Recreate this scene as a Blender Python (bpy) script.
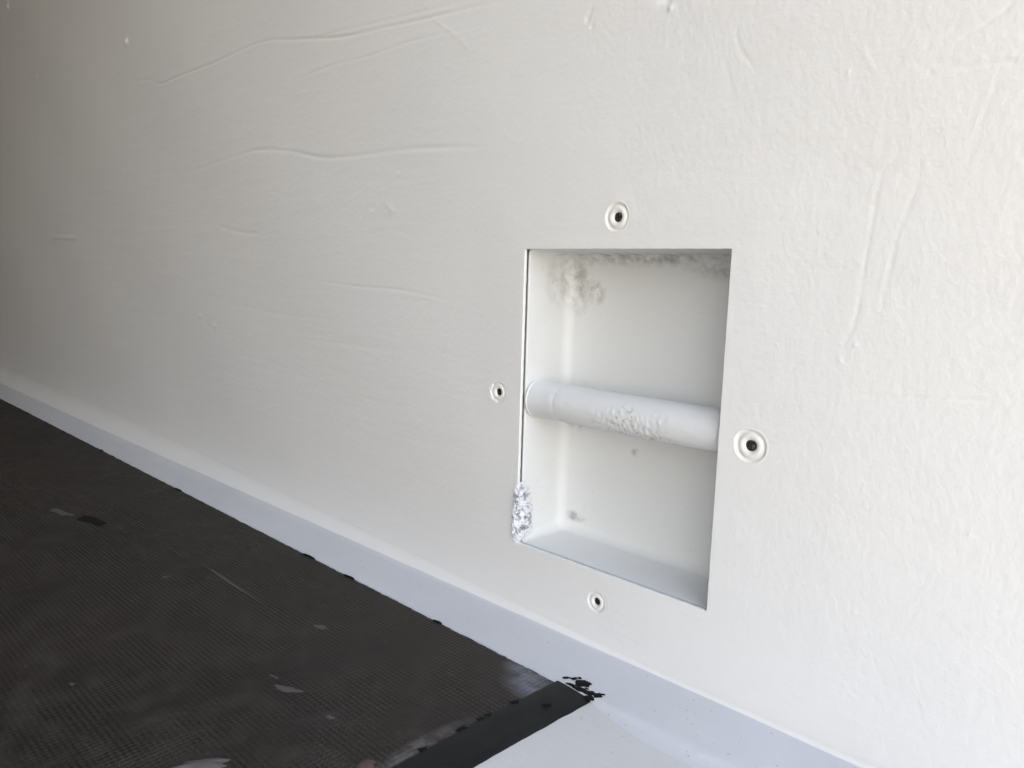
import bpy, math, random
import numpy as np
from mathutils import Vector, Matrix, noise as mnoise

for o in list(bpy.data.objects):
    bpy.data.objects.remove(o)
S = bpy.context.scene
C = S.collection
random.seed(4)
rng = np.random.default_rng(7)

# ------------------------------------------------------------------ camera
# world frame: x along the wall, y into the wall (wall face at y = 0), z up, sill at z = 0; metres
cam_d = bpy.data.cameras.new('camera')
cam = bpy.data.objects.new('camera', cam_d)
C.objects.link(cam)
f = 756.0
Lv = Vector((-802, -134, f)).normalized()
Dv = Vector((-149, 5163, f)).normalized()
Xc = -Lv
Zc = -Dv
Zc = (Zc - Xc * Zc.dot(Xc)).normalized()
Yc = Zc.cross(Xc)
# rows = world axes expressed in the (right, down, forward) frame
right = Vector((Xc[0], Yc[0], Zc[0]))
up = -Vector((Xc[1], Yc[1], Zc[1]))
back = -Vector((Xc[2], Yc[2], Zc[2]))
M = Matrix((right, up, back)).transposed().to_4x4()
M.translation = Vector((0.28025, -0.304166, 0.19339))
cam.matrix_world = M
cam_d.sensor_width = 36.0
cam_d.lens = f / 1024 * 36
cam_d.clip_start = 0.01
cam_d.dof.use_dof = False
S.camera = cam

# ------------------------------------------------------------------ sky and exposure
W = bpy.data.worlds.new('World')
S.world = W
W.use_nodes = True
nt = W.node_tree
nt.nodes.clear()
wo = nt.nodes.new('ShaderNodeOutputWorld')
bg = nt.nodes.new('ShaderNodeBackground')
tc = nt.nodes.new('ShaderNodeTexCoord')
sp = nt.nodes.new('ShaderNodeSeparateXYZ')
rp = nt.nodes.new('ShaderNodeValToRGB')
mr = nt.nodes.new('ShaderNodeMapRange')
mr.inputs[1].default_value = -1
mr.inputs[2].default_value = 1
nt.links.new(tc.outputs['Generated'], sp.inputs[0])
nt.links.new(sp.outputs[2], mr.inputs[0])
nt.links.new(mr.outputs[0], rp.inputs[0])
nt.links.new(rp.outputs[0], bg.inputs[0])
nt.links.new(bg.outputs[0], wo.inputs[0])
cr = rp.color_ramp
SKY = [(0.0, (0.28, 0.24, 0.18)), (0.42, (0.36, 0.32, 0.25)), (0.50, (1.05, 0.99, 0.88)),
       (0.60, (1.12, 1.07, 1.00)), (0.76, (0.60, 0.68, 0.82)), (1.0, (0.36, 0.46, 0.66))]
cr.elements[0].position = SKY[0][0]
cr.elements[0].color = (*SKY[0][1], 1)
cr.elements[1].position = SKY[-1][0]
cr.elements[1].color = (*SKY[-1][1], 1)
for p, c in SKY[1:-1]:
    e = cr.elements.new(p)
    e.color = (*c, 1)
bg.inputs[1].default_value = 3.7

S.view_settings.view_transform = 'Standard'
S.view_settings.look = 'None'
S.view_settings.gamma = 1
S.view_settings.use_curve_mapping = False
S.view_settings.exposure = 0.0

# room extents (a small load bay open at its right-hand end)
RX0, RX1, RY0, RZ1 = -1.9, 0.31, -1.35, 1.2
HX0, HX1, HZ0, HZ1 = -0.0017, 0.120, 0.0412, 0.2068       # opening of the recess


# ------------------------------------------------------------------ materials
def mat(name, col, rough=0.5, spec=0.5):
    m = bpy.data.materials.new(name)
    m.use_nodes = True
    b = m.node_tree.nodes['Principled BSDF']
    b.inputs['Base Color'].default_value = (*col, 1)
    b.inputs['Roughness'].default_value = rough
    b.inputs['Specular IOR Level'].default_value = spec
    return m, m.node_tree, b


def nd(t, typ, **kw):
    n = t.nodes.new(typ)
    for k, v in kw.items():
        setattr(n, k, v)
    return n


def noise_tex(t, vec, scale, detail=2, rough=0.5, stretch=None):
    n = nd(t, 'ShaderNodeTexNoise')
    n.inputs['Scale'].default_value = scale
    n.inputs['Detail'].default_value = detail
    n.inputs['Roughness'].default_value = rough
    if stretch:
        mp = nd(t, 'ShaderNodeMapping')
        mp.inputs['Scale'].default_value = stretch
        t.links.new(vec, mp.inputs['Vector'])
        vec = mp.outputs[0]
    t.links.new(vec, n.inputs['Vector'])
    return n.outputs['Fac']


def math_n(t, op, a, b=None, clamp=False):
    n = nd(t, 'ShaderNodeMath', operation=op, use_clamp=clamp)
    for i, v in enumerate((a, b)):
        if v is None:
            continue
        if isinstance(v, (int, float)):
            n.inputs[i].default_value = v
        else:
            t.links.new(v, n.inputs[i])
    return n.outputs[0]


def remap(t, v, a, b, c=0.0, d=1.0):
    n = nd(t, 'ShaderNodeMapRange')
    n.inputs[1].default_value = a
    n.inputs[2].default_value = b
    n.inputs[3].default_value = c
    n.inputs[4].default_value = d
    t.links.new(v, n.inputs[0])
    return n.outputs[0]


def mixc(t, fac, a, b):
    n = nd(t, 'ShaderNodeMix', data_type='RGBA')
    t.links.new(fac, n.inputs[0]) if not isinstance(fac, float) else setattr(n.inputs[0], 'default_value', fac)
    for i, v in ((6, a), (7, b)):
        if isinstance(v, tuple):
            n.inputs[i].default_value = (*v, 1)
        else:
            t.links.new(v, n.inputs[i])
    return n.outputs[2]


def bump(t, h, dist, strength=1.0, prev=None):
    n = nd(t, 'ShaderNodeBump')
    n.inputs['Distance'].default_value = dist
    n.inputs['Strength'].default_value = strength
    t.links.new(h, n.inputs['Height'])
    if prev is not None:
        t.links.new(prev, n.inputs['Normal'])
    return n.outputs[0]


def blob_mask(t, vec, centres):
    """union of soft ellipsoids (centre, radii), 1 inside"""
    out = None
    for c, r in centres:
        mp = nd(t, 'ShaderNodeMapping', vector_type='POINT')
        mp.inputs['Scale'].default_value = tuple(1 / q for q in r)
        mp.inputs['Location'].default_value = tuple(-c[i] / r[i] for i in range(3))
        t.links.new(vec, mp.inputs['Vector'])
        ln = nd(t, 'ShaderNodeVectorMath', operation='LENGTH')
        t.links.new(mp.outputs[0], ln.inputs[0])
        v = remap(t, ln.outputs['Value'], 1.0, 0.35)
        out = v if out is None else math_n(t, 'MAXIMUM', out, v)
    return out


def paint_mat(name, col, col2, rough=0.42, peel=1.0, stains=None, stain_col=(0.10, 0.10, 0.09), streak=True, speck=0.0, st=(170, .40, .64, .6)):
    m, t, b = mat(name, col, rough)
    tcn = nd(t, 'ShaderNodeTexCoord')
    ob = tcn.outputs['Object']
    n1 = noise_tex(t, ob, 7, 3)
    c = mixc(t, remap(t, n1, 0.35, 0.65), col, col2)
    if speck:
        sn = noise_tex(t, ob, 520, 0)
        c = mixc(t, remap(t, sn, 0.79, 0.83, 0, speck), c, (0.12, 0.11, 0.10))
    if stains:
        mk = blob_mask(t, ob, stains)
        dn = noise_tex(t, ob, st[0], 4, 0.65)
        v = math_n(t, 'MULTIPLY', mk, remap(t, dn, st[1], st[2]))
        c = mixc(t, math_n(t, 'MULTIPLY', v, st[3]), c, stain_col)
    t.links.new(c, b.inputs['Base Color'])
    p1 = noise_tex(t, ob, 330, 2, 0.55)
    nn = bump(t, p1, 0.00030 * peel, 0.75)
    p4 = noise_tex(t, ob, 95, 3, 0.5)
    nn = bump(t, p4, 0.0007 * peel, 0.32, nn)
    p2 = noise_tex(t, ob, 900, 1)
    nn = bump(t, p2, 0.00006 * peel, 0.5, nn)
    if streak:
        p3 = noise_tex(t, ob, 22, 3, 0.5, (0.35, 1, 2.2))
        nn = bump(t, p3, 0.0016, 0.5, nn)
    t.links.new(nn, b.inputs['Normal'])
    rn = noise_tex(t, ob, 60, 2)
    t.links.new(remap(t, rn, 0.3, 0.7, rough - 0.06, rough + 0.1), b.inputs['Roughness'])
    return m


M_wall = paint_mat('wall_paint', (0.80, 0.785, 0.755), (0.78, 0.77, 0.75), 0.42, speck=0.0)
M_liner = paint_mat('liner_board', (0.17, 0.145, 0.11), (0.14, 0.12, 0.09), 0.5)
M_sill = paint_mat('sill_paint', (0.63, 0.635, 0.655), (0.59, 0.595, 0.615), 0.45, 0.8, speck=0.35)
M_floor = paint_mat('floor_paint', (0.605, 0.60, 0.59), (0.57, 0.565, 0.56), 0.5, 0.8, speck=0.15)
M_pan = paint_mat('pan_paint', (0.72, 0.72, 0.705), (0.69, 0.695, 0.68), 0.52, 0.6, streak=False, speck=0.12, stains=[
    ((0.008, 0.028, 0.190), (0.012, 0.02, 0.024)),
    ((0.020, 0.036, 0.184), (0.008, 0.01, 0.008)),
    ((0.110, 0.034, 0.200), (0.040, 0.02, 0.009)),
    ((0.050, 0.034, 0.204), (0.080, 0.02, 0.006)),
    ((0.012, 0.034, 0.110), (0.012, 0.012, 0.007)),
    ((0.012, 0.036, 0.052), (0.009, 0.008, 0.004)),
    ((0.052, 0.038, 0.098), (0.004, 0.008, 0.003)),
], stain_col=(0.13, 0.13, 0.11))
M_bar = paint_mat('bar_paint', (0.75, 0.75, 0.745), (0.71, 0.71, 0.70), 0.40, 1.2, streak=False, stains=[
    ((0.068, 0.006, 0.115), (0.030, 0.02, 0.008)), ((0.066, 0.004, 0.124), (0.008, 0.02, 0.008)),
], stain_col=(0.20, 0.20, 0.18), st=(380, .56, .62, .55))
M_rivet = paint_mat('rivet_paint', (0.83, 0.81, 0.765), (0.79, 0.77, 0.73), 0.35, 0.5, streak=False)
M_crust = paint_mat('crust_paint', (0.78, 0.79, 0.82), (0.74, 0.75, 0.79), 0.4, 1.5, streak=False,
                    stains=[((0.000, 0.003, 0.058), (0.010, 0.016, 0.026))], stain_col=(0.07, 0.07, 0.09), st=(230, .49, .58, .75))
M_hole, t_, b_ = mat('hole_shade_dirt', (0.045, 0.040, 0.032), 0.8)  # near-black base stands in for shade in the hole; paler flecks are dirt
tcx = nd(t_, 'ShaderNodeTexCoord')
c_ = mixc(t_, remap(t_, noise_tex(t_, tcx.outputs['Object'], 420, 2), 0.52, 0.66), (0.035, 0.03, 0.024), (0.26, 0.24, 0.20))
t_.links.new(c_, b_.inputs['Base Color'])
M_gap, _, _ = mat('seam_shade_grey', (0.16, 0.16, 0.175), 0.8)  # dark grey stands in for the shade inside the gap

# phenolic floor board: fine woven grid, 2.5 mm pitch
M_board, t, b = mat('floor_board_film', (0.022, 0.019, 0.017), 0.6, 0.3)
ob = nd(t, 'ShaderNodeTexCoord').outputs['Object']
sx = nd(t, 'ShaderNodeSeparateXYZ')
t.links.new(ob, sx.inputs[0])
P = 2 * math.pi / 0.0025
wx = math_n(t, 'SINE', math_n(t, 'MULTIPLY', sx.outputs[0], P))
wy = math_n(t, 'SINE', math_n(t, 'MULTIPLY', sx.outputs[1], P))
wv = math_n(t, 'ADD', wx, math_n(t, 'MULTIPLY', wy, 1.5))
wear = remap(t, noise_tex(t, ob, 16, 4, 0.6), 0.40, 0.60, 0.12, 1.0)
wh = math_n(t, 'MULTIPLY', wv, wear)
big = noise_tex(t, ob, 9, 5, 0.6)
fine = noise_tex(t, ob, 55, 4, 0.6)
c = mixc(t, remap(t, big, 0.3, 0.7), (0.0135, 0.0115, 0.0098), (0.0265, 0.0195, 0.0160))
c = mixc(t, remap(t, fine, 0.45, 0.75, 0, 0.8), c, (0.048, 0.040, 0.034))
c = mixc(t, remap(t, wh, 0.6, 2.4, 0, 0.45), c, (0.062, 0.055, 0.048))
scr = noise_tex(t, ob, 30, 4, 0.7, (0.5, 4, 1))
c = mixc(t, remap(t, scr, 0.68, 0.76, 0, 0.35), c, (0.10, 0.09, 0.08))
dust = noise_tex(t, ob, 340, 1)
c = mixc(t, remap(t, dust, 0.78, 0.82, 0, 0.5), c, (0.16, 0.15, 0.14))
ov = math_n(t, 'MULTIPLY', blob_mask(t, ob, [((0.060, -0.050, 0.0), (0.020, 0.016, 0.02)), ((0.050, -0.046, 0.0), (0.016, 0.008, 0.02))]),
            remap(t, noise_tex(t, ob, 60, 4, 0.6), 0.25, 0.6))
c = mixc(t, math_n(t, 'MULTIPLY', ov, 0.85), c, (0.17, 0.175, 0.20))
ov2 = math_n(t, 'MULTIPLY', blob_mask(t, ob, [((0.060, -0.122, 0.0), (0.006, 0.034, 0.02))]),
             remap(t, noise_tex(t, ob, 120, 4, 0.6), 0.35, 0.6))
c = mixc(t, math_n(t, 'MULTIPLY', ov2, 0.6), c, (0.15, 0.14, 0.135))
t.links.new(c, b.inputs['Base Color'])
nn = bump(t, wh, 0.00026, 0.6)
nn = bump(t, fine, 0.0008, 0.35, nn)
t.links.new(nn, b.inputs['Normal'])
t.links.new(remap(t, fine, 0.3, 0.7, 0.50, 0.72), b.inputs['Roughness'])

M_edge, t, b = mat('edge_black', (0.014, 0.015, 0.016), 0.5, 0.2)
ob = nd(t, 'ShaderNodeTexCoord').outputs['Object']
c = mixc(t, remap(t, noise_tex(t, ob, 40, 4), 0.4, 0.7), (0.006, 0.0072, 0.0078), (0.012, 0.013, 0.0135))
t.links.new(c, b.inputs['Base Color'])
t.links.new(bump(t, noise_tex(t, ob, 120, 3), 0.0006, 0.4), b.inputs['Normal'])
M_black, _, _ = mat('black_paint', (0.005, 0.0055, 0.007), 0.65, 0.12)
M_scuff, _, _ = mat('pale_scuff', (0.078, 0.070, 0.062), 0.8)
M_dust, _, _ = mat('dusty_plaster', (0.085, 0.078, 0.072), 0.8)
M_wood, _, _ = mat('bare_wood', (0.055, 0.038, 0.031), 0.8)


# ------------------------------------------------------------------ mesh helpers
def link_mesh(name, V, F, m, parent=None, smooth=True, mats=None, mi=None):
    me = bpy.data.meshes.new(name)
    me.from_pydata([tuple(v) for v in V], [], [tuple(q) for q in F])
    me.update()
    for mm in (mats or [m]):
        me.materials.append(mm)
    if mi is not None:
        me.polygons.foreach_set('material_index', mi)
    me.polygons.foreach_set('use_smooth', [smooth] * len(me.polygons))
    o = bpy.data.objects.new(name, me)
    C.objects.link(o)
    if parent:
        o.parent = parent
    return o


def empty(name, loc, label, cat, group=None):
    o = bpy.data.objects.new(name, None)
    o.empty_display_size = 0.02
    C.objects.link(o)
    o.location = loc
    o['label'] = label
    o['category'] = cat
    if group:
        o['group'] = group
    return o


def struct(o):
    o['kind'] = 'structure'
    return o


def box(name, a, bb, m, parent=None):
    x0, y0, z0 = a
    x1, y1, z1 = bb
    V = [(x0, y0, z0), (x1, y0, z0), (x1, y1, z0), (x0, y1, z0), (x0, y0, z1), (x1, y0, z1), (x1, y1, z1), (x0, y1, z1)]
    F = [(0, 3, 2, 1), (4, 5, 6, 7), (0, 1, 5, 4), (1, 2, 6, 5), (2, 3, 7, 6), (3, 0, 4, 7)]
    return link_mesh(name, V, F, m, parent, False)


def seg_dist(X, Z, pts):
    """distance to polyline and progress 0..1 along it"""
    best = np.full(X.shape, 1e9)
    prog = np.zeros(X.shape)
    n = len(pts) - 1
    for i in range(n):
        ax, az = pts[i]
        bx, bz = pts[i + 1]
        dx, dz = bx - ax, bz - az
        L2 = dx * dx + dz * dz + 1e-18
        tt = np.clip(((X - ax) * dx + (Z - az) * dz) / L2, 0, 1)
        d = np.hypot(X - ax - tt * dx, Z - az - tt * dz)
        k = d < best
        best = np.where(k, d, best)
        prog = np.where(k, (i + tt) / n, prog)
    return best, prog


def smooth_poly(pts, n=8):
    """Catmull-Rom through the points"""
    P_ = [pts[0]] + list(pts) + [pts[-1]]
    out = []
    for i in range(1, len(P_) - 2):
        p0, p1, p2, p3 = (np.array(P_[i + k], float) for k in (-1, 0, 1, 2))
        for k in range(n):
            s = k / n
            out.append(tuple(0.5 * ((2 * p1) + (p2 - p0) * s + (2 * p0 - 5 * p1 + 4 * p2 - p3) * s * s + (3 * p1 - p0 - 3 * p2 + p3) * s ** 3)))
    out.append(tuple(pts[-1]))
    return out


# ------------------------------------------------------------------ the wall with the opening
def spaced(lo, hi, step_fn, must=()):
    v = [hi]
    while v[-1] > lo:
        v.append(v[-1] - step_fn(v[-1]))
    v = np.array(sorted(v))
    for q in must:
        v[np.argmin(abs(v - q))] = q
    return v


def xstep(x):
    d = math.hypot(x - 0.28, 0.3)
    return max(0.0006, 0.0008 * d / 0.34) if x > -1.1 else 0.05


rivets = [(0.0584, 0.2217, 1.0), (-0.0191, 0.1260, 0.88), (0.1349, 0.1223, 1.08), (0.0568, 0.0248, 0.82)]
xs = spaced(RX0, RX1, xstep, (HX0, HX1))
zs = spaced(0.0, RZ1, lambda z: 0.0008 if z < 0.56 else 0.04, (HZ0, HZ1))
zs[0] = 0.0
xs[0] = RX0
X, Z = np.meshgrid(xs, zs, indexing='ij')
H = np.zeros_like(X)
# traced paint wrinkles: points in mm on the wall, then height and half-width in mm
ridges = [
    ([(-546, 371.4), (-496.1, 366), (-473.2, 359.1), (-439.7, 359.5), (-360, 360.4), (-284.2, 362.8), (-226.8, 354.6), (-176.5, 346.8), (-142.6, 344.3), (-92.5, 341.1), (-48.9, 338.9), (-10.6, 336.5)], -.75, .8),
    ([(-230, 353), (-176.5, 350.6), (-142.6, 348.4), (-92.5, 345.5), (-20, 342)], -.32, .7),
    ([(-260, 326), (-188.7, 330.2), (-142.6, 329.1), (-101.8, 330.4), (-56.8, 328.8)], -.32, .7),
    ([(-436.1, 273.9), (-320.2, 282.1), (-284.2, 282.9), (-242.5, 278.5), (-189.4, 269.2), (-110.8, 267.8), (-59.4, 265), (-30.3, 261.8)], -.6, 1.4),
    ([(-368.3, 227.3), (-323.2, 220.7), (-286.7, 218.5)], -.45, 1.6),
    ([(-203.3, 183.8), (-159.6, 181.6), (-109.8, 180.7), (-61.5, 176.4)], -.4, .8),
    ([(-836.1, 222.5), (-780, 221), (-727.6, 220.1)], 1.3, 2.4),
    ([(178, 240), (177, 220.8), (175.4, 202.2), (174.8, 188.9), (173, 175.3), (169.2, 167.2)], -.17, .8),
    ([(191.2, 241.5), (190.5, 227.5), (186, 211.5), (183.7, 191.2), (182.6, 183.6)], -.13, .9),
    ([(136.3, 206), (138.5, 189.6), (138.6, 177.1)], -.22, .9),
    ([(115.5, 299.7), (115.6, 292.5), (119.8, 284.7), (124.6, 280)], -.24, .8),
    ([(215.9, 287), (207.1, 280.9), (197, 276.3)], -.32, .6),
    ([(197.8, 267.9), (209.9, 268.3), (219.7, 267)], -.32, .6),
    ([(174.6, 149.9), (202.9, 152.6), (231.8, 154.7)], -.3, .6),
    ([(167.1, 280.5), (170.1, 275), (173, 271)], .16, .6),
    ([(-231.7, 140.1), (-165.7, 140.4), (-109.4, 140.7)], -.15, 1.0),
    ([(-35.4, 171.9), (-27, 165.5), (-20.4, 161.4)], .2, .8),
    ([(-130, 240), (-122, 233), (-112, 229)], .22, 1.0),
    ([(214.6, 265.3), (210, 253), (206.2, 231.7)], -.10, .9),
    ([(-150, 215), (-120, 219), (-95, 214)], -.15, 1.3),
    ([(-260, 115), (-190, 108), (-120, 104)], -.1, 1.2),
    ([(-330, 160), (-250, 156), (-170, 158)], -.15, 1.4),
]
for _ in range(46):      # small random brush and filler marks
    cx = rng.uniform(-420, 225)
    cz = rng.uniform(20, 330)
    if -18 < cx < 140 and 20 < cz < 222:
        continue
    L_ = rng.uniform(4, 26) * (1 if cx > -50 else 2.2)
    a = rng.normal(0.0, 0.35) if cx < 60 else rng.choice([0.2, 1.45]) + rng.normal(0, .3)
    pts = [(cx + math.cos(a) * L_ * (k / 3 - .5) + rng.normal(0, .8), cz + math.sin(a) * L_ * (k / 3 - .5) + rng.normal(0, .8)) for k in range(4)]
    ridges.append((pts, rng.choice([1, 1, -1]) * rng.uniform(.05, .13) * (1 if cx > 0 else 1.5), rng.uniform(.6, 1.3)))
for pts, amp, w in ridges:
    pts = smooth_poly([(a / 1000, bq / 1000) for a, bq in pts], 5)
    px = [p[0] for p in pts]
    pz = [p[1] for p in pts]
    mg = 0.01
    ix = np.where((xs > min(px) - mg) & (xs < max(px) + mg))[0]
    iz = np.where((zs > min(pz) - mg) & (zs < max(pz) + mg))[0]
    if len(ix) == 0 or len(iz) == 0:
        continue
    sl = np.s_[ix[0]:ix[-1] + 1, iz[0]:iz[-1] + 1]
    d, pr = seg_dist(X[sl], Z[sl], pts)
    env = np.clip(np.minimum(pr, 1 - pr) * 5, 0.0, 1) * (0.75 + 0.25 * np.sin(pr * 23 + amp * 50))
    H[sl] += amp / 1000 * env * np.exp(-(d / (w / 1000)) ** 2)
pimples = [(-851, 420.3, 3, 1.6), (-549.3, 409.9, 3, 1.9), (-960.5, 527.5, 4, 2), (-113.7, 253.3, 1, .5), (81.9, 312.1, 1, .8), (80, 317, 2.2, -.8), (35, 317, 1.3, -.5), (38, 313, 1.0, -.4), (31.5, 274.6, .6, .3),
           (-6.1, 262.8, 1, .35), (143, 166.9, .6, .35), (143.2, 180.2, .6, .35), (174.7, 169.6, .7, .4), (169.6, 163.3, .7, .4), (36.6, 319.5, 1.2, -.3),
           (162.7, 272.6, .8, .4), (136.6, 254.1, .7, .25), (167.2, 243.9, .6, .25), (189.9, 277.5, .7, -.3), (191.5, 268.2, .7, -.3),
           (-401.4, 146.7, 2, .7), (-373.7, 139.5, 2, .7), (-140.1, 230.7, 1.4, .4), (183.2, 33.6, .5, -.25), (-22.9, 164.1, 1, .3), (-23.2, 215.9, .8, .35),
           (78, 318, 4, -.5), (-120, 232, 3, .3)]
for _ in range(130):
    cx = rng.uniform(-300, 225)
    cz = rng.uniform(15, 330)
    if -6 < cx < 124 and 36 < cz < 212:
        continue
    pimples.append((cx, cz, rng.uniform(.5, 1.1), rng.choice([1, 1, -1]) * rng.uniform(.05, .18)))
for cx, cz, r, h in pimples:
    cx, cz, r, h = cx / 1000, cz / 1000, r / 1000, h / 1000
    ix = np.where(abs(xs - cx) < 4 * r + .002)[0]
    iz = np.where(abs(zs - cz) < 4 * r + .002)[0]
    if len(ix) == 0 or len(iz) == 0:
        continue
    sl = np.s_[ix[0]:ix[-1] + 1, iz[0]:iz[-1] + 1]
    H[sl] += h * np.exp(-((X[sl] - cx) ** 2 + (Z[sl] - cz) ** 2) / r ** 2)
# broad plate waviness
H += 0.0006 * np.sin(X * 9 + 1) * np.sin(Z * 13 + 2) + 0.0003 * np.sin(X * 23 + Z * 31)
H *= np.clip((Z - 0.012) / 0.03, 0, 1)
# flatten towards the edges of the opening, raise a thin paint bead along them
ed = np.maximum(np.maximum(HX0 - X, X - HX1), np.maximum(HZ0 - Z, Z - HZ1))
sm = np.clip(ed / 0.045, 0, 1)
H *= np.where(ed < 0.045, sm * sm * (3 - 2 * sm), 1.0)
H = np.where((ed < 0.0045) & (ed > -1e-6), H + 0.00003 * np.exp(-((ed - 0.0016) / 0.0011) ** 2), H)
# shallow dents the rivets sit in
for cx, cz, s in rivets:
    r = np.hypot(X - cx, Z - cz)
    H = np.where(r < 0.012, H * np.clip((r - 0.008) / 0.004, 0, 1), H)
    H = np.where(r < 0.0069 * s, -0.006, H)
ni, nj = X.shape
V = np.stack([X, -H, Z], -1).reshape(-1, 3)
ii, jj = np.meshgrid(np.arange(ni - 1), np.arange(nj - 1), indexing='ij')
cxm = (xs[:-1] + xs[1:]) / 2
czm = (zs[:-1] + zs[1:]) / 2
inside = ((cxm > HX0) & (cxm < HX1))[:, None] & ((czm > HZ0) & (czm < HZ1))[None, :]
ii, jj = ii[~inside], jj[~inside]
F = np.stack([ii * nj + jj, (ii + 1) * nj + jj, (ii + 1) * nj + jj + 1, ii * nj + jj + 1], -1)
Vl = V.tolist()
Fl = F.tolist()
# thickness of the panel round the opening: rounded lip then 3 mm of edge
prof = [(0.0, 0.0), (0.00012, 0.00005), (0.0003, 0.0003), (0.00035, 0.0007), (0.00035, 0.0016)]
base = len(Vl)
per = []
nx_, nz_ = 60, 80
for k in range(nx_):
    per.append((HX0 + k / nx_ * (HX1 - HX0), HZ0, 0, 1))
for k in range(nz_):
    per.append((HX1, HZ0 + k / nz_ * (HZ1 - HZ0), -1, 0))
for k in range(nx_):
    per.append((HX1 - k / nx_ * (HX1 - HX0), HZ1, 0, -1))
for k in range(nz_):
    per.append((HX0, HZ1 - k / nz_ * (HZ1 - HZ0), 1, 0))
corner = {0: (1, 1), nx_: (-1, 1), nx_ + nz_: (-1, -1), 2 * nx_ + nz_: (1, -1)}
np_ = len(per)
for q, (ins, yy) in enumerate(prof):
    for k, (px, pz, a, bq) in enumerate(per):
        if k in corner:
            a, bq = corner[k]
        wob = 0.00012 * math.sin(k * 1.7) * math.sin(k * .43) if q > 1 else 0
        Vl.append((px + a * (ins + wob), yy, pz + bq * (ins + wob)))
for q in range(len(prof) - 1):
    for k in range(np_):
        k2 = (k + 1) % np_
        Fl.append((base + q * np_ + k, base + q * np_ + k2, base + (q + 1) * np_ + k2, base + (q + 1) * np_ + k))
wall = struct(link_mesh('wall_back', Vl, Fl, M_wall))

# ------------------------------------------------------------------ floor, sill with cove, remaining shell
struct(box('floor', (RX0, RY0, -0.05), (RX1, 0.06, -0.0012), M_floor))
struct(box('ceiling', (RX0, RY0, RZ1), (RX1, 0.06, RZ1 + 0.03), M_liner))
struct(box('wall_left', (RX0 - 0.03, RY0, -0.05), (RX0, 0.06, RZ1 + .03), M_liner))
struct(box('wall_front', (RX0, RY0 - 0.03, -0.05), (RX1, RY0, RZ1 + .03), M_liner))


def sill_profile(x):
    """(y, z) from the floor up over the edge, along the ledge and up the cove onto the wall"""
    R = 0.0020 + 0.022 * min(1, max(0, (0.10 - x) / 0.75)) ** 1.0
    e = -0.0413 + 0.0005 * math.sin(x * 130) * math.sin(x * 47 + 1) + 0.0004 * mnoise.noise(Vector((x * 300, 0, 0)))
    soft = min(1, max(0, (x - 0.085) / 0.03))          # beyond the board the step is a soft painted ridge
    P_ = [(e - 0.0002 - 0.010 * soft, -0.0014), (e - 0.0001 - 0.004 * soft, -0.0010), (e + 0.0002, -0.0004), (e + 0.0009, 0.0)]
    P_ += [(e + 0.004, 0.0006 * soft), (e + 0.008, -0.0001), (e + 0.014, 0.0)]
    for k in range(1, 5):
        P_.append((e + 0.014 + (-R - e - 0.014) * k / 4, 0.0))
    for k in range(1, 10):
        a = k / 9 * math.pi / 2
        P_.append((-R + R * math.sin(a), R - R * math.cos(a)))
    P_.append((-0.0001, R + 0.0010))
    return P_


sx_ = spaced(RX0, RX1, lambda x: max(0.0012, 0.0016 * math.hypot(x - .28, .3) / .34) if x > -1.1 else .05)
Vs, Fs = [], []
n_ = None
for x in sx_:
    pr = sill_profile(x)
    n_ = len(pr)
    for k, (yy, zz) in enumerate(pr):
        w_ = 0.00035 * mnoise.noise(Vector((x * 25, yy * 60, 3))) if 2 < k < n_ - 2 else 0
        Vs.append((x, yy, zz + w_))
for i in range(len(sx_) - 1):
    for k in range(n_ - 1):
        Fs.append((i * n_ + k, (i + 1) * n_ + k, (i + 1) * n_ + k + 1, i * n_ + k + 1))
mi_ = [1 if (q % (n_ - 1)) >= n_ - 8 else 0 for q in range(len(Fs))]
struct(link_mesh('baseboard_back', Vs, Fs, None, mats=[M_sill, M_wall], mi=mi_))

# ------------------------------------------------------------------ floor board
board = empty('floor_board', (0, 0, 0), 'dark brown anti-slip floor board with a black bevelled end lying beside the white sill', 'floor board')
EX = 0.0662                                # where the bevel starts
bx = spaced(RX0 + .01, EX, lambda x: max(0.0009, 0.0018 * math.hypot(x - .28, .3) / .34) if x > -1.1 else .05, (EX,))
bx[-1] = EX
rows_y = [RY0 + .01, -0.8, -0.3, -0.15, -0.09, -0.06, -0.05]
Vb, Fb = [], []
for x in bx:
    rag = 0.0006 * mnoise.noise(Vector((x * 90, 5, 0))) + 0.0007 * mnoise.noise(Vector((x * 330, 9, 0)))
    ye = -0.0420 + rag
    col = [(x, RY0 + .01, -0.0011)] + [(x, y, 0.0004) for y in rows_y] + [(x, ye - .0006, 0.0004), (x, ye, 0.0001), (x, ye, -0.0011)]
    Vb += col
nb = len(rows_y) + 4
for i in range(len(bx) - 1):
    for k in range(nb - 1):
        Fb.append((i * nb + k, (i + 1) * nb + k, (i + 1) * nb + k + 1, i * nb + k + 1))
link_mesh('board_surface', Vb, Fb, M_board, board, smooth=False)

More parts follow.
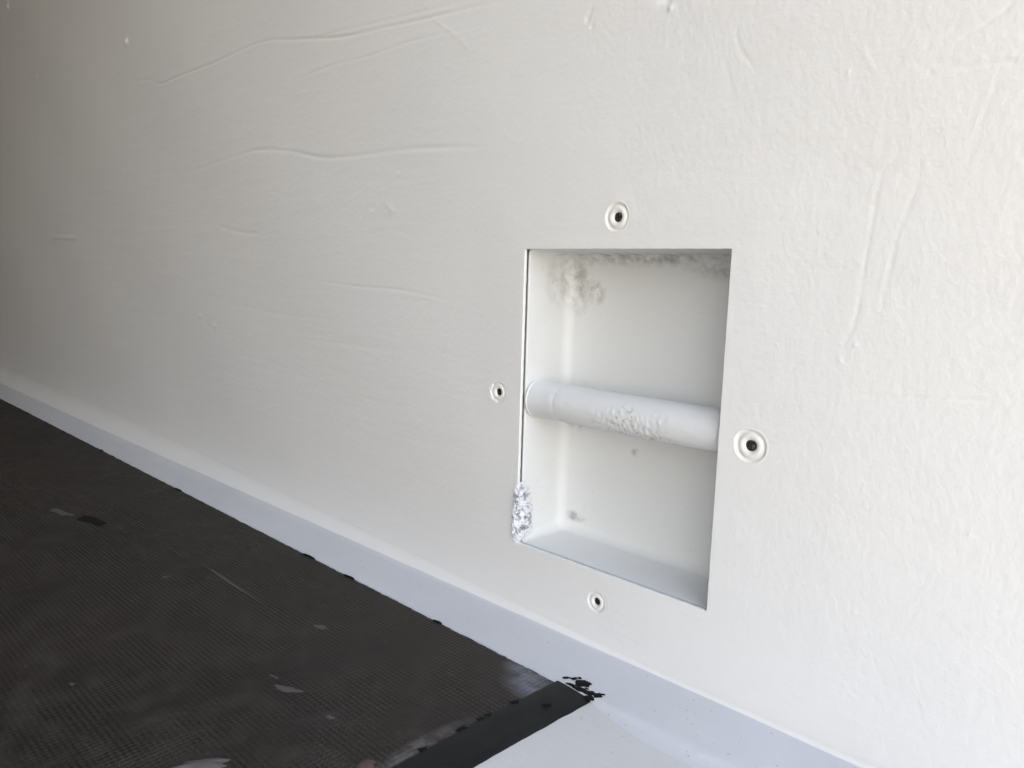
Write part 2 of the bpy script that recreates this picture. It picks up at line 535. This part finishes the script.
# bevelled end strip (runs along y)
ys = np.arange(RY0 + .01, -0.0407, 0.001)
ys = np.append(ys, -0.0407)
Ve, Fe = [], []
for y in ys:
    r1 = 0.0006 * mnoise.noise(Vector((y * 220, 1, 0)))
    r2 = 0.0005 * mnoise.noise(Vector((y * 120, 7, 0)))
    sk = 0.052 * max(-.06, y + 0.04) + 0.02 * min(0, y + .10)     # the strip is not quite square to the wall
    w0 = 0.0206
    xo = EX + w0 + r2 + sk
    xi = EX - 0.0003 + r1 + sk * .8
    sec = [(xi, 0.00055), (xi + .0012, 0.0008), (xi + w0 * .35, 0.0006), (xi + w0 * .75, 0.0), (xo - .0006, -0.0006), (xo, -0.0011)]
    Ve += [(a, y, zz) for a, zz in sec]
for i in range(len(ys) - 1):
    for k in range(5):
        Fe.append((i * 6 + k, i * 6 + k + 1, (i + 1) * 6 + k + 1, (i + 1) * 6 + k))
Fe.append(tuple(range(6)))
Fe.append(tuple((len(ys) - 1) * 6 + k for k in range(5, -1, -1)))
es = link_mesh('bevelled_edge', Ve, Fe, M_edge, board)
es['label'] = 'smooth black bevelled edge'


def flake(name, cx, cy, z, L_, w_, ang, m, parent, h=0.0003, seed=0, lumps=0.35, n=22):
    """low irregular dab of paint or dirt"""
    V_ = [(cx, cy, z + h)]
    ca, sa = math.cos(ang), math.sin(ang)
    for ring, (rr, hh) in enumerate(((0.6, h * .85), (1.0, 0.0))):
        for k in range(n):
            a = 2 * math.pi * k / n
            q = 1 + lumps * mnoise.noise(Vector((math.cos(a) * 1.3 + seed * 7.1, math.sin(a) * 1.3, seed))) * 2
            u, v = math.cos(a) * L_ / 2 * rr * q, math.sin(a) * w_ / 2 * rr * q
            V_.append((cx + u * ca - v * sa, cy + u * sa + v * ca, z + hh))
    F_ = [(0, 1 + k, 1 + (k + 1) % n) for k in range(n)]
    F_ += [(1 + k, 1 + n + k, 1 + n + (k + 1) % n, 1 + (k + 1) % n) for k in range(n)]
    return link_mesh(name, V_, F_, m, parent)


sc = 1
for (cx, cy, L_, w_, a, m) in [
    (-.150, -.1005, .080, .0016, -0.01, M_scuff), (-.3571, -.1334, .030, .006, .2, M_scuff), (-.0584, -.0929, .010, .004, .3, M_scuff),
    (-.0153, -.137, .013, .0042, .5, M_scuff), (-.0287, -.136, .006, .0016, .2, M_scuff), (.017, -.1354, .005, .0022, .1, M_scuff),
    (-.1806, -.1263, .004, .003, 0, M_dust), (-.0865, -.206, .003, .002, 0, M_scuff),
    (.0262, -.074, .005, .0008, .0, M_scuff)]:
    sc += 1
    o = flake('scuff_mark', cx, cy, 0.00045, L_, w_, a, m, board, 0.00015, sc)
    o['label'] = 'pale scuff mark'
o = flake('dirt_smear', .0105, -.1885, 0.00045, .022, .0075, .92, M_dust, board, .0012, 31)
o['label'] = 'pale lump of dried dirt'
o = flake('wood_chip', .0545, -.1425, 0.00045, .0085, .006, .4, M_wood, board, .0016, 12)
o['label'] = 'small reddish chip'
o = flake('dark_gouge', -.322, -.123, 0.00042, .034, .010, .2, M_black, board, .00008, 41)
# black paint dabs: on the sill past the corner, and along the bevel
for k, (cx, cy, L_, w_, a, z) in enumerate([
    (.0758, -.0332, .0080, .0062, .3, .0002), (.0700, -.0325, .0034, .0026, .9, .0002), (.0668, -.0350, .0038, .0022, .9, .0002), (.0715, -.0305, .0025, .0018, .2, .0002),
    (.0780, -.0385, .0090, .0034, .2, .0003), (.0835, -.0375, .0070, .0040, .5, .0003), (.0870, -.0365, .0045, .0040, 1.0, .0003), (.0885, -.0340, .0020, .0014, .6, .0003),
    (.0855, -.0405, .0050, .0050, .6, .0001), (.0800, -.0355, .0026, .0012, .1, .0002), (.0730, -.0385, .0060, .0022, .1, .0003)]):
    o = flake('paint_dab', cx, cy, z, L_, w_, a, M_black, board, .0003, 50 + k, .28)
    o['label'] = 'black paint dab on the white sill'
for k, (cx, cy, L_, w_, a) in enumerate([(.0645, -.0690, .0045, .0028, 1.2), (.0635, -.0850, .0040, .0022, 1.3), (.0632, -.0895, .0035, .0020, 1.4), (.0630, -.1000, .0055, .0032, 1.4), (.0622, -.1210, .0040, .0022, 1.4),
                                         (.0760, -.060, .004, .0018, .9)]):
    flake('tar_spot', cx, cy, .0008, L_, w_, a, M_black, board, .0003, 70 + k, .5)
for k, cx in enumerate([-.155, -.150, -.105, -.02, -.548, -.36]):
    flake('tar_spot', cx, -.0426, .0006, .007 + .002 * (k % 3), .0022, .1, M_black, board, .0006, 90 + k, .5)

# ------------------------------------------------------------------ recessed pan with crossbar
pan = empty('lashing_recess', (HX1 / 2, 0.036, HZ0), 'white painted rectangular recess with a horizontal crossbar set into the wall', 'tie-down point')
pl = Vector(pan.location)


def rrect(x0, x1, z0, z1, r, y, n=7):
    out = []
    for (cx, cz, a0) in ((x1 - r, z0 + r, -90), (x1 - r, z1 - r, 0), (x0 + r, z1 - r, 90), (x0 + r, z0 + r, 180)):
        for k in range(n):
            a = math.radians(a0 + 90 * k / (n - 1))
            out.append((cx + r * math.cos(a) - pl.x, y - pl.y, cz + r * math.sin(a) - pl.z))
    return out


g = 0.0002
loops = [rrect(HX0 - .024, HX1 + .024, HZ0 - .024, HZ1 + .024, .006, .0062),
         rrect(HX0 - g - .0022, HX1 + g + .0022, HZ0 - g - .0022, HZ1 + g + .0022, .0046, .0062),
         rrect(HX0 - g - .0014, HX1 + g + .0014, HZ0 - g - .0014, HZ1 + g + .0014, .0042, .0048)]
for k in range(1, 5):
    a = k / 4 * math.pi / 2
    q = .0010 * (1 - math.sin(a))
    loops.append(rrect(HX0 - g - q, HX1 + g + q, HZ0 - g - q, HZ1 + g + q, .0034, .0044 + .0010 * (1 - math.cos(a))))
y0_, y1_ = .0057, .0305
for k in range(1, 6):
    s = k / 5
    i_ = -g + s * .0020
    loops.append(rrect(HX0 + i_, HX1 - i_, HZ0 + i_, HZ1 - i_, .0034 + .004 * s, y0_ + (y1_ - y0_) * s))
R_ = .0060
for k in range(1, 9):
    a = k / 8 * math.pi / 2
    i_ = .0018 + R_ * (1 - math.cos(a))
    loops.append(rrect(HX0 + i_, HX1 - i_, HZ0 + i_, HZ1 - i_, .0074 + .0005 * k, y1_ + R_ * math.sin(a)))
Vp, Fp = [], []
nl = len(loops[0])
for lp in loops:
    Vp += lp
for q in range(len(loops) - 1):
    for k in range(nl):
        k2 = (k + 1) % nl
        Fp.append((q * nl + k, q * nl + k2, (q + 1) * nl + k2, (q + 1) * nl + k))
Fp.append(tuple((len(loops) - 1) * nl + k for k in range(nl)))
shell = link_mesh('recess_pan', Vp, Fp, M_pan, pan)
# pan texture coordinates should be in world position for the stains: move origin back
for v in shell.data.vertices:
    v.co += pl
shell.location = -pl


def child_world(o):
    """mesh authored in world coordinates, parented to the pan"""
    o.parent = pan
    o.location = -pl
    return o


# added grey strip, coloured as the shade in the gap between panel and pan
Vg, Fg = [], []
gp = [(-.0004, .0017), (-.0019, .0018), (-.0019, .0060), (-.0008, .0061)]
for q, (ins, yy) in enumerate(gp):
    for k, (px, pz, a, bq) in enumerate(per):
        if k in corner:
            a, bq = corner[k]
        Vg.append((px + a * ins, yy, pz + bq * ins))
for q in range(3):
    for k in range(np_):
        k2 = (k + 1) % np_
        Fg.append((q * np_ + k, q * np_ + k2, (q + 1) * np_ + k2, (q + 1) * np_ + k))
o = child_world(link_mesh('seam_shade_strip', Vg, Fg, M_gap))
o['label'] = 'dark strip painted as shade in the seam round the recess'

# crossbar
BY, BZ, BR = .0140, .1235, .0103
nx, na = 240, 72
Vc, Fc = [], []
for i in range(nx + 1):
    x = -.0014 + (HX1 + .0018) * i / nx
    for k in range(na):
        a = 2 * math.pi * k / na
        p = Vector((x * 480, math.cos(a) * 4.6, math.sin(a) * 4.6))
        chip = math.exp(-((x - .066) / .028) ** 2) * max(0.0, 0.35 - 0.75 * math.sin(a + .3))
        n1 = mnoise.fractal(p, 0.8, 2.0, 4)
        dr = 0.00007 * mnoise.noise(p * .4) + chip * 0.0008 * (n1 if n1 > 0.05 else n1 * .4)
        dr += .0004 * math.exp(-(x / .006) ** 2)
        dr -= .0003 * math.exp(-((x - .0185) / .0012) ** 2) * .5
        r = BR + dr
        Vc.append((x, BY + r * math.cos(a), BZ + r * math.sin(a)))
for i in range(nx):
    for k in range(na):
        k2 = (k + 1) % na
        Fc.append((i * na + k, i * na + k2, (i + 1) * na + k2, (i + 1) * na + k))
Fc.append(tuple(range(na - 1, -1, -1)))
Fc.append(tuple(nx * na + k for k in range(na)))
o = child_world(link_mesh('crossbar', Vc, Fc, M_bar))
o['label'] = 'round white crossbar with chipped paint'


def ring(name, cx, r0, r1, m, seed, squash=1.0):
    V_, F_ = [], []
    n1_, n2_ = 64, 12
    for k in range(n1_):
        a = 2 * math.pi * k / n1_
        rr = r1 * (1 + .35 * mnoise.noise(Vector((math.cos(a) * 2, math.sin(a) * 2, seed))))
        for j in range(n2_):
            bq = 2 * math.pi * j / n2_
            rad = r0 + rr * math.cos(bq)
            V_.append((cx + rr * squash * math.sin(bq), BY + rad * math.cos(a), BZ + rad * math.sin(a)))
    for k in range(n1_):
        for j in range(n2_):
            F_.append((k * n2_ + j, k * n2_ + (j + 1) % n2_, ((k + 1) % n1_) * n2_ + (j + 1) % n2_, ((k + 1) % n1_) * n2_ + j))
    return child_world(link_mesh(name, V_, F_, m))


ring('weld_bead', -.0004, .0103, .0009, M_pan, 2)
ring('weld_bead', .1186, .0108, .0014, M_pan, 5)

# crust of cracked paint over the lower left corner of the seam
nu, nv = 60, 170
Vk, Fk = [], []
path = [(-.0060, -.00005), (-.0042, -.0003), (-.0026, -.0006), (-.0014, -.0004), (-.0009, .0010), (-.0008, .0030), (-.0007, .0065), (-.0006, .0105), (-.0010, .0140)]
for j in range(nv + 1):
    s = j / nv
    z = HZ0 - .0008 + s * .036
    wdt = 0.45 + .55 * math.sin(min(1, s * 1.25) * math.pi * .8 + .35) + .25 * mnoise.noise(Vector((z * 260, 0, 4)))
    env = min(1, s * 9, (1 - s) * 7)
    for i in range(nu + 1):
        u = i / nu
        um = .40 + (u - .40) * max(.25, min(1.0, wdt + .45 * mnoise.noise(Vector((z * 520, 3, 4)))))
        q = um * (len(path) - 1)
        a_ = min(int(q), len(path) - 2)
        fr = q - a_
        px = path[a_][0] * (1 - fr) + path[a_ + 1][0] * fr
        py = path[a_][1] * (1 - fr) + path[a_ + 1][1] * fr
        tx, ty = path[a_ + 1][0] - path[a_][0], path[a_ + 1][1] - path[a_][1]
        l_ = math.hypot(tx, ty)
        nxv, nyv = ty / l_, -tx / l_              # outwards (towards the room / the opening)
        n1 = mnoise.fractal(Vector((u * 6, z * 290, 1.5)), .8, 2.1, 5)
        rd = 1 - abs(n1) * 2.4
        e2 = env * min(1, u * 7, (1 - u) * 5)
        crk = math.exp(-((u - .56 - .10 * mnoise.noise(Vector((z * 330, 8, 2)))) / .045) ** 2)
        h_ = -.0011 * crk * e2 + e2 * (0.0001 + 0.0011 * rd + .0004 * n1) - (1 - e2) * .0005
        Vk.append((px + nxv * h_, py + nyv * h_, z))
for j in range(nv):
    for i in range(nu):
        Fk.append((j * (nu + 1) + i, j * (nu + 1) + i + 1, (j + 1) * (nu + 1) + i + 1, (j + 1) * (nu + 1) + i))
o = child_world(link_mesh('paint_crust', Vk, Fk, M_crust))
o['label'] = 'cracked lumpy crust of paint'

# ------------------------------------------------------------------ rivets round the recess
def lathe(name, prof, m, parent, n=48, wob=0.0, seed=0, poly=0, cap=True):
    V_, F_ = [], []
    for q, (r, h) in enumerate(prof):
        for k in range(n):
            a = 2 * math.pi * k / n
            rr = r * (1 + wob * mnoise.noise(Vector((math.cos(a) * 1.5, math.sin(a) * 1.5, seed + q * .15))))
            if poly:
                rr *= 1 + 0.05 * math.cos(poly * a)
            V_.append((rr * math.cos(a), -h, rr * math.sin(a)))
    for q in range(len(prof) - 1):
        for k in range(n):
            k2 = (k + 1) % n
            F_.append((q * n + k, q * n + k2, (q + 1) * n + k2, (q + 1) * n + k))
    if cap:
        F_.append(tuple((len(prof) - 1) * n + k for k in range(n)))
    return link_mesh(name, V_, F_, m, parent)


labels = ['round white rivet with a dark hole, above the top edge of the recess',
          'round white rivet with a dark hole, left of the recess level with its crossbar',
          'large round white rivet with a dark hole, right of the recess',
          'small half painted-over rivet with a dark hole, below the recess near the sill']
mm = .001
for k, (cx, cz, s) in enumerate(rivets):
    rv = empty('rivet', (cx, 0, cz), labels[k], 'rivet', 'rivets fixing the recess')
    hh = (1, .8, 1.1, .7)[k]
    lathe('paint_ring', [(8.3 * mm * s, -.10 * mm), (7.9 * mm * s, .05 * mm), (7.4 * mm * s, .10 * mm), (7.0 * mm * s, .06 * mm), (6.7 * mm * s, -.12 * mm), (6.3 * mm * s, -.75 * mm * hh), (5.9 * mm * s, -1.0 * mm * hh),
                         (5.5 * mm * s, -.9 * mm * hh), (5.2 * mm * s, -.6 * mm), (4.9 * mm * s, -.6 * mm)],
          M_rivet if k != 3 else M_wall, rv, wob=.05, seed=k * 3.3, poly=(0, 8, 0, 0)[k], cap=False)
    lathe('rivet_head', [(5.35 * mm * s, -1.3 * mm), (5.2 * mm * s, -.7 * mm), (4.8 * mm * s, -.25 * mm), (4.3 * mm * s, -.1 * mm), (3.4 * mm * s, -.15 * mm), (2.7 * mm * s, -.6 * mm), (2.3 * mm * s, -1.2 * mm)],
          M_rivet, rv, wob=.05, seed=k * 5.1, cap=False)
    hs = s * (1.0, 1.05, 1.1, 1.0)[k]
    lathe('hole', [(2.5 * mm * hs, -.95 * mm), (2.3 * mm * hs, -1.3 * mm), (2.2 * mm * hs, -2.2 * mm), (2.1 * mm * hs, -4.5 * mm), (.2 * mm, -4.4 * mm)], M_hole, rv, wob=.14, seed=k * 9.7)['label'] = 'dark hole in the rivet'
